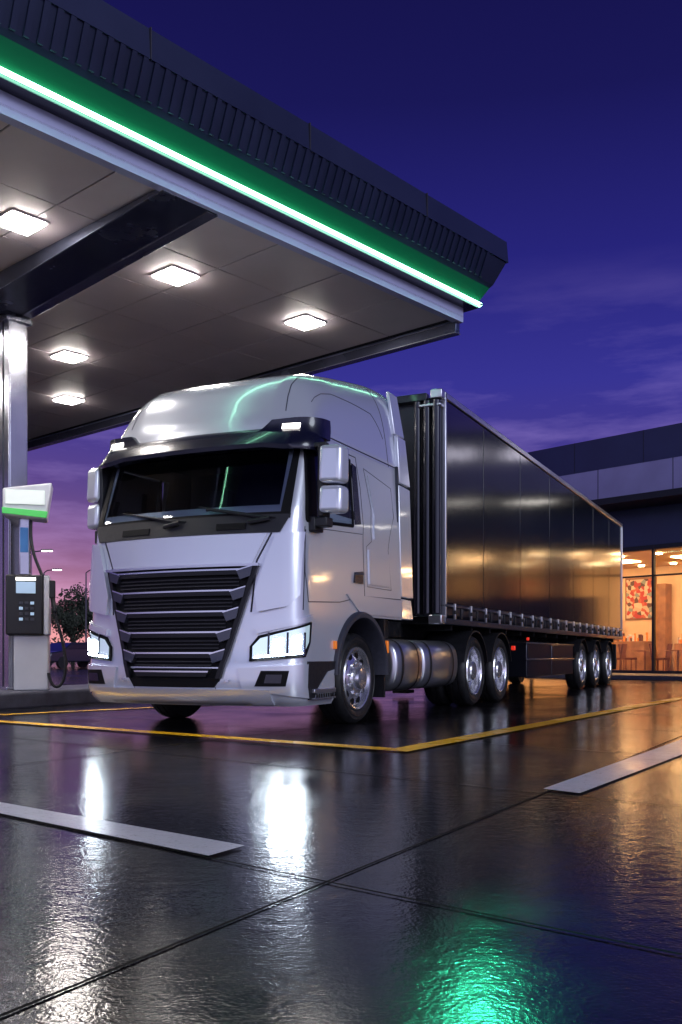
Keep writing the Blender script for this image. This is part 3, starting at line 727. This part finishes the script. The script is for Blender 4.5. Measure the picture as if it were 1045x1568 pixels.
mb=MB(); mb.box(-5.2,-4.0,5.34,5.38,2.15,3.65); mb.box(2,4,5.34,5.38,2,3.6); mb.build('wall_poster',M['poster'],SB)
mb=MB(); mb.box(-5.27,-3.93,5.365,5.395,2.08,3.72); mb.build('poster_frame',M['iwood'],SB)
mb=MB()
mb.box(-3.7,-3.3,4.9,5.38,.13,3.4); mb.box(-2.9,-.5,4.8,5.3,.13,1.15); mb.box(-7,-5.4,4.9,5.3,.13,2.2); mb.box(5,12,4.8,5.3,.13,2.2); mb.box(-5.3,-4.0,4.6,5.2,.13,1.25)
mb.build('shop_counter',M['iwood'],SB,bevel=.02)
mb=MB()
for k in range(60):
    x=random.choice([random.uniform(-5.3,-4.05),random.uniform(-2.8,-.6),random.uniform(5,12)]); z=1.25 if x<-3 else (1.15 if x<0 else 2.2); h=random.uniform(.12,.35); w=random.uniform(.05,.12)
    mb.box(x,x+w,4.85,4.85+w,z,z+h,random.randint(0,2))
mb.build('counter_goods',[M['amber'],M['pwhite'],M['chairm']],SB,bevel=.005)
def table(x,y):
    t=empty('cafe_table'); t.parent=None
    t.matrix_world=Matrix.Translation((BO[0],BO[1],0))@Matrix.Rotation(math.atan2(-.742,.67),4,'Z')@Matrix.Translation((x,y,.13))
    mb=MB(); mb.cyl((0,0,.72),(0,0,.76),.42,24); mb.cyl((0,0,.03),(0,0,.72),.04,12); mb.cyl((0,0,0),(0,0,.03),.25,20); mb.build('table_top_and_leg',M['iwood'],t)
def chair(x,y,r):
    t=empty('cafe_chair')
    t.matrix_world=Matrix.Translation((BO[0],BO[1],0))@Matrix.Rotation(math.atan2(-.742,.67),4,'Z')@Matrix.Translation((x,y,.13))@Matrix.Rotation(r,4,'Z')
    mb=MB(); mb.box(-.22,.22,-.22,.22,.42,.50); mb.hexa([(-.22,.18,.5),(.22,.18,.5),(.22,.23,.5),(-.22,.23,.5),(-.2,.26,.98),(.2,.26,.98),(.2,.31,.98),(-.2,.31,.98)])
    for a in (-.19,.19):
        for b in (-.19,.19): mb.cyl((a,b,0),(a,b,.42),.02,8)
    mb.build('seat_and_back',M['chairm'],t,bevel=.02)
for x,y in ((-1.0,1.6),(-2.8,2.6),(-.2,3.4),(-3.9,1.5),(2,2)):
    table(x,y); chair(x-.65,y,math.pi/2+.1); chair(x+.65,y,-math.pi/2+.2)
mb=MB(); mb.box(X0-2,X1,-3.2,.0,.0,.13); mb.build('pavement',M['conc'],SB,bevel=.02)

# ================================================================== BACKGROUND
def leafmass(mb,c,r,n,s,mi=0):
    for _ in range(n):
        d=Vector((random.gauss(0,1),random.gauss(0,1),random.gauss(0,1))).normalized()*(random.random()**.4)
        p=Vector(c)+Vector((d.x*r[0],d.y*r[1],d.z*r[2]))
        a=Vector((random.uniform(-1,1),random.uniform(-1,1),random.uniform(-1,1))).normalized(); b=a.orthogonal().normalized()
        q=s*random.uniform(.6,1.3)
        mb.add([p-a*q,p-b*q*.5,p+a*q,p+b*q*.5],[(0,1,2,3)],mi)
def tree(x,y,h):
    t=empty('tree',(x,y,0)); mb=MB()
    mb.cyl((0,0,0),(.05,0,h*.40),.16,8,0,.10); 
    tips=[]
    for k in range(10):
        an=random.uniform(0,6.28); z=h*random.uniform(.25,.42); r=random.uniform(.08,.30)*h
        tip=Vector((r*math.cos(an),r*math.sin(an),h*random.uniform(.42,.82))); mb.cyl((.03,0,z),tip,.07,6,0,.02); tips.append(tip)
    mb.cyl((.05,0,h*.40),(0,0,h*.85),.1,6,0,.02); tips.append(Vector((0,0,h*.85)))
    mb.build('trunk_and_limbs',M['bark'],t)
    ml=MB()
    for tip in tips: 
        for _ in range(3):
            c=tip+Vector((random.gauss(0,.08*h),random.gauss(0,.08*h),random.gauss(0,.06*h)))
            leafmass(ml,c,(.14*h,.14*h,.11*h),150,.12)
    ml.build('crown',M['leaf'],t,recalc=False)
for x,y,h in ((-20.2,72,5.8),(-18.3,74,5.2),(-25,76,6),(-15.5,80,5.2),(-29,70,5.5),(-33,76,6)): tree(x,y,h)
mb=MB()
for k in range(420):
    x=-110+k*.62; leafmass(mb,(x,125+random.uniform(-4,4),random.uniform(.8,1.9)),(1.6,1.5,random.uniform(1.2,2.4)),34,.32)
mb.build('distant_tree_line',M['leaf'],None,recalc=False)
mb=MB()
for k in range(60): leafmass(mb,(-34+k*.4,62,.55),(.4,.5,.5),60,.09)
mb.build('hedge',M['leaf'],None,recalc=False)
for x,y in ((-17.5,54),(-20.5,66),(-17.6,66),(-14,80)):
    t=empty('street_lamp',(x,y,0)); mb=MB(); mb.cyl((0,0,0),(0,0,6.4),.07,10,0,.045); mb.tube([(0,0,6.4),(.25,-.1,6.55),(.9,-.3,6.6)],.035); mb.box(.7,1.3,-.45,-.2,6.58,6.66); mb.build('pole',M['fin'],t)
    mb=MB(); mb.box(.72,1.28,-.43,-.22,6.54,6.58); mb.build('lamp_head',M['slamp'],t)
def car(x,y,rz):
    t=empty('parked_car',(x,y,0),rz)
    side=[(-2.15,.35),(-2.2,.65),(-2.1,.85),(-1.35,.95),(-.75,1.38),(.55,1.42),(1.25,1.02),(2.0,.90),(2.2,.70),(2.18,.35)]
    def ext(pts,w,mtl,nm,ins=0):
        n=len(pts); mb=MB(); vs=[(a,-w,b) for a,b in pts]+[(a,w,b) for a,b in pts]
        mb.add(vs,[tuple(range(n)),tuple(range(n,2*n))[::-1]]+[(i,(i+1)%n,n+(i+1)%n,n+i) for i in range(n)]); mb.build(nm,mtl,t,bevel=.06,seg=3)
    ext(side,.88,M['carp'],'body')
    ext([(-1.2,.98),(-.72,1.33),(.5,1.36),(1.05,1.04)],.888,M['gdark'],'side_glass')
    mb=MB()
    for a in (-1.35,1.35):
        for b in (-.9,.7): mb.cyl((a,b,.32),(a,b+.2,.32),.32,20)
    mb.build('wheels',M['rubber'],t)
    mb=MB()
    for b in (-.75,.45): mb.box(-2.23,-2.17,b,b+.3,.68,.82)
    mb.build('tail_lamp',M['red'],t)
car(-14.6,52,math.radians(55)); car(-18.5,55,math.radians(60))

# ================================================================== WORLD
W=D.worlds.new('World'); S.world=W; W.use_nodes=True; nt=W.node_tree; L=nt.links.new
bg=nt.nodes['Background']; tc=nt.nodes.new('ShaderNodeTexCoord'); sp=nt.nodes.new('ShaderNodeSeparateXYZ'); L(tc.outputs['Generated'],sp.inputs[0])
def ramp(cols):
    r=nt.nodes.new('ShaderNodeValToRGB'); e=r.color_ramp.elements
    e[0].position=cols[0][0]; e[0].color=(*cols[0][1],1); e[1].position=cols[1][0]; e[1].color=(*cols[1][1],1)
    for p,c in cols[2:]:
        q=e.new(p); q.color=(*c,1)
    return r
r=ramp([(0,(.32,.14,.25)),(.03,(.27,.12,.26)),(.08,(.155,.08,.255)),(.16,(.070,.048,.25)),(.27,(.038,.034,.29)),(.38,(.020,.018,.195)),(.50,(.010,.009,.095)),(.65,(.006,.005,.055)),(1,(.005,.004,.04))])
L(sp.outputs['Z'],r.inputs[0])
def math_(op,a,b=None,c=None):
    m=nt.nodes.new('ShaderNodeMath'); m.operation=op
    for i,v in enumerate((a,b,c)):
        if v is None: continue
        if isinstance(v,(int,float)): m.inputs[i].default_value=v
        else: L(v,m.inputs[i])
    return m.outputs[0]
dp=nt.nodes.new('ShaderNodeVectorMath'); dp.operation='DOT_PRODUCT'; L(tc.outputs['Generated'],dp.inputs[0]); dp.inputs[1].default_value=(-.40,.915,0)
az=math_('POWER',math_('MAXIMUM',dp.outputs['Value'],0),22)
lo=math_('POWER',2.718,math_('MULTIPLY',math_('ABSOLUTE',sp.outputs['Z']),-15))
glow=math_('MULTIPLY',az,lo)
mg=nt.nodes.new('ShaderNodeVectorMath'); mg.operation='SCALE'; mg.inputs[0].default_value=(1.0,.38,.17); L(glow,mg.inputs['Scale'])
add=nt.nodes.new('ShaderNodeVectorMath'); add.operation='ADD'; L(r.outputs[0],add.inputs[0]); L(mg.outputs[0],add.inputs[1])
mp=nt.nodes.new('ShaderNodeMapping'); mp.inputs['Scale'].default_value=(2.2,2.2,12); mp.inputs['Rotation'].default_value=(.0,.22,0); L(tc.outputs['Generated'],mp.inputs[0])
nz=nt.nodes.new('ShaderNodeTexNoise'); nz.inputs['Scale'].default_value=1.7; nz.inputs['Detail'].default_value=8; nz.inputs['Roughness'].default_value=.6; L(mp.outputs[0],nz.inputs['Vector'])
cl=nt.nodes.new('ShaderNodeMapRange'); cl.inputs['From Min'].default_value=.45; cl.inputs['From Max'].default_value=.70; L(nz.outputs['Fac'],cl.inputs['Value'])
hi=nt.nodes.new('ShaderNodeMapRange'); hi.inputs['From Min'].default_value=.38; hi.inputs['From Max'].default_value=.2; L(sp.outputs['Z'],hi.inputs['Value'])
cm=math_('MULTIPLY',cl.outputs[0],hi.outputs[0])
mc=nt.nodes.new('ShaderNodeVectorMath'); mc.operation='SCALE'; mc.inputs[0].default_value=(.16,.11,.22); L(cm,mc.inputs['Scale'])
add2=nt.nodes.new('ShaderNodeVectorMath'); add2.operation='ADD'; L(add.outputs[0],add2.inputs[0]); L(mc.outputs[0],add2.inputs[1])
# unseen sky behind the viewer, brightened to light the truck front
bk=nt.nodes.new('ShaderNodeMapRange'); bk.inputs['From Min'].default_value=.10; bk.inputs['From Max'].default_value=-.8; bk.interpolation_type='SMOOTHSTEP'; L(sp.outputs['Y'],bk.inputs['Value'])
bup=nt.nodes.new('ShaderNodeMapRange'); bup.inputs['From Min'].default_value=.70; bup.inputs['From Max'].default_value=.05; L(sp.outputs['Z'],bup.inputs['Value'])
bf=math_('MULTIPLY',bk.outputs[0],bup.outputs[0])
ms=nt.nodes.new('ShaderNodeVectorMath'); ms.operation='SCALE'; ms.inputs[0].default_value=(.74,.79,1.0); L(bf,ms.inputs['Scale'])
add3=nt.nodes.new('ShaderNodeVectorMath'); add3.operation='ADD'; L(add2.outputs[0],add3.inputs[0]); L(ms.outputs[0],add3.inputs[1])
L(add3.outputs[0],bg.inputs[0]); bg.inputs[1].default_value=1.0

fill_sun=D.lights.new('sun','SUN'); fill_sun.energy=.95; fill_sun.angle=math.radians(22); fill_sun.color=(.82,.89,1)  # cool fill lamp added behind the viewer to brighten the truck
so=D.objects.new('sun',fill_sun); COL.objects.link(so)
so.rotation_euler=Vector((-.62,.66,-.38)).to_track_quat('-Z','Y').to_euler()

# ================================================================== CAMERA
cam=D.cameras.new('camera'); co=D.objects.new('camera',cam); COL.objects.link(co)
co.location=(0,0,.72); co.rotation_euler=(math.radians(90),0,0)
cam.sensor_fit='VERTICAL'; cam.sensor_height=36; cam.sensor_width=24; cam.lens=33.61; cam.shift_y=.1397
cam.clip_end=3000; cam.clip_start=.05
S.camera=co
S.view_settings.view_transform='Standard'; S.view_settings.look='None'; S.view_settings.exposure=0
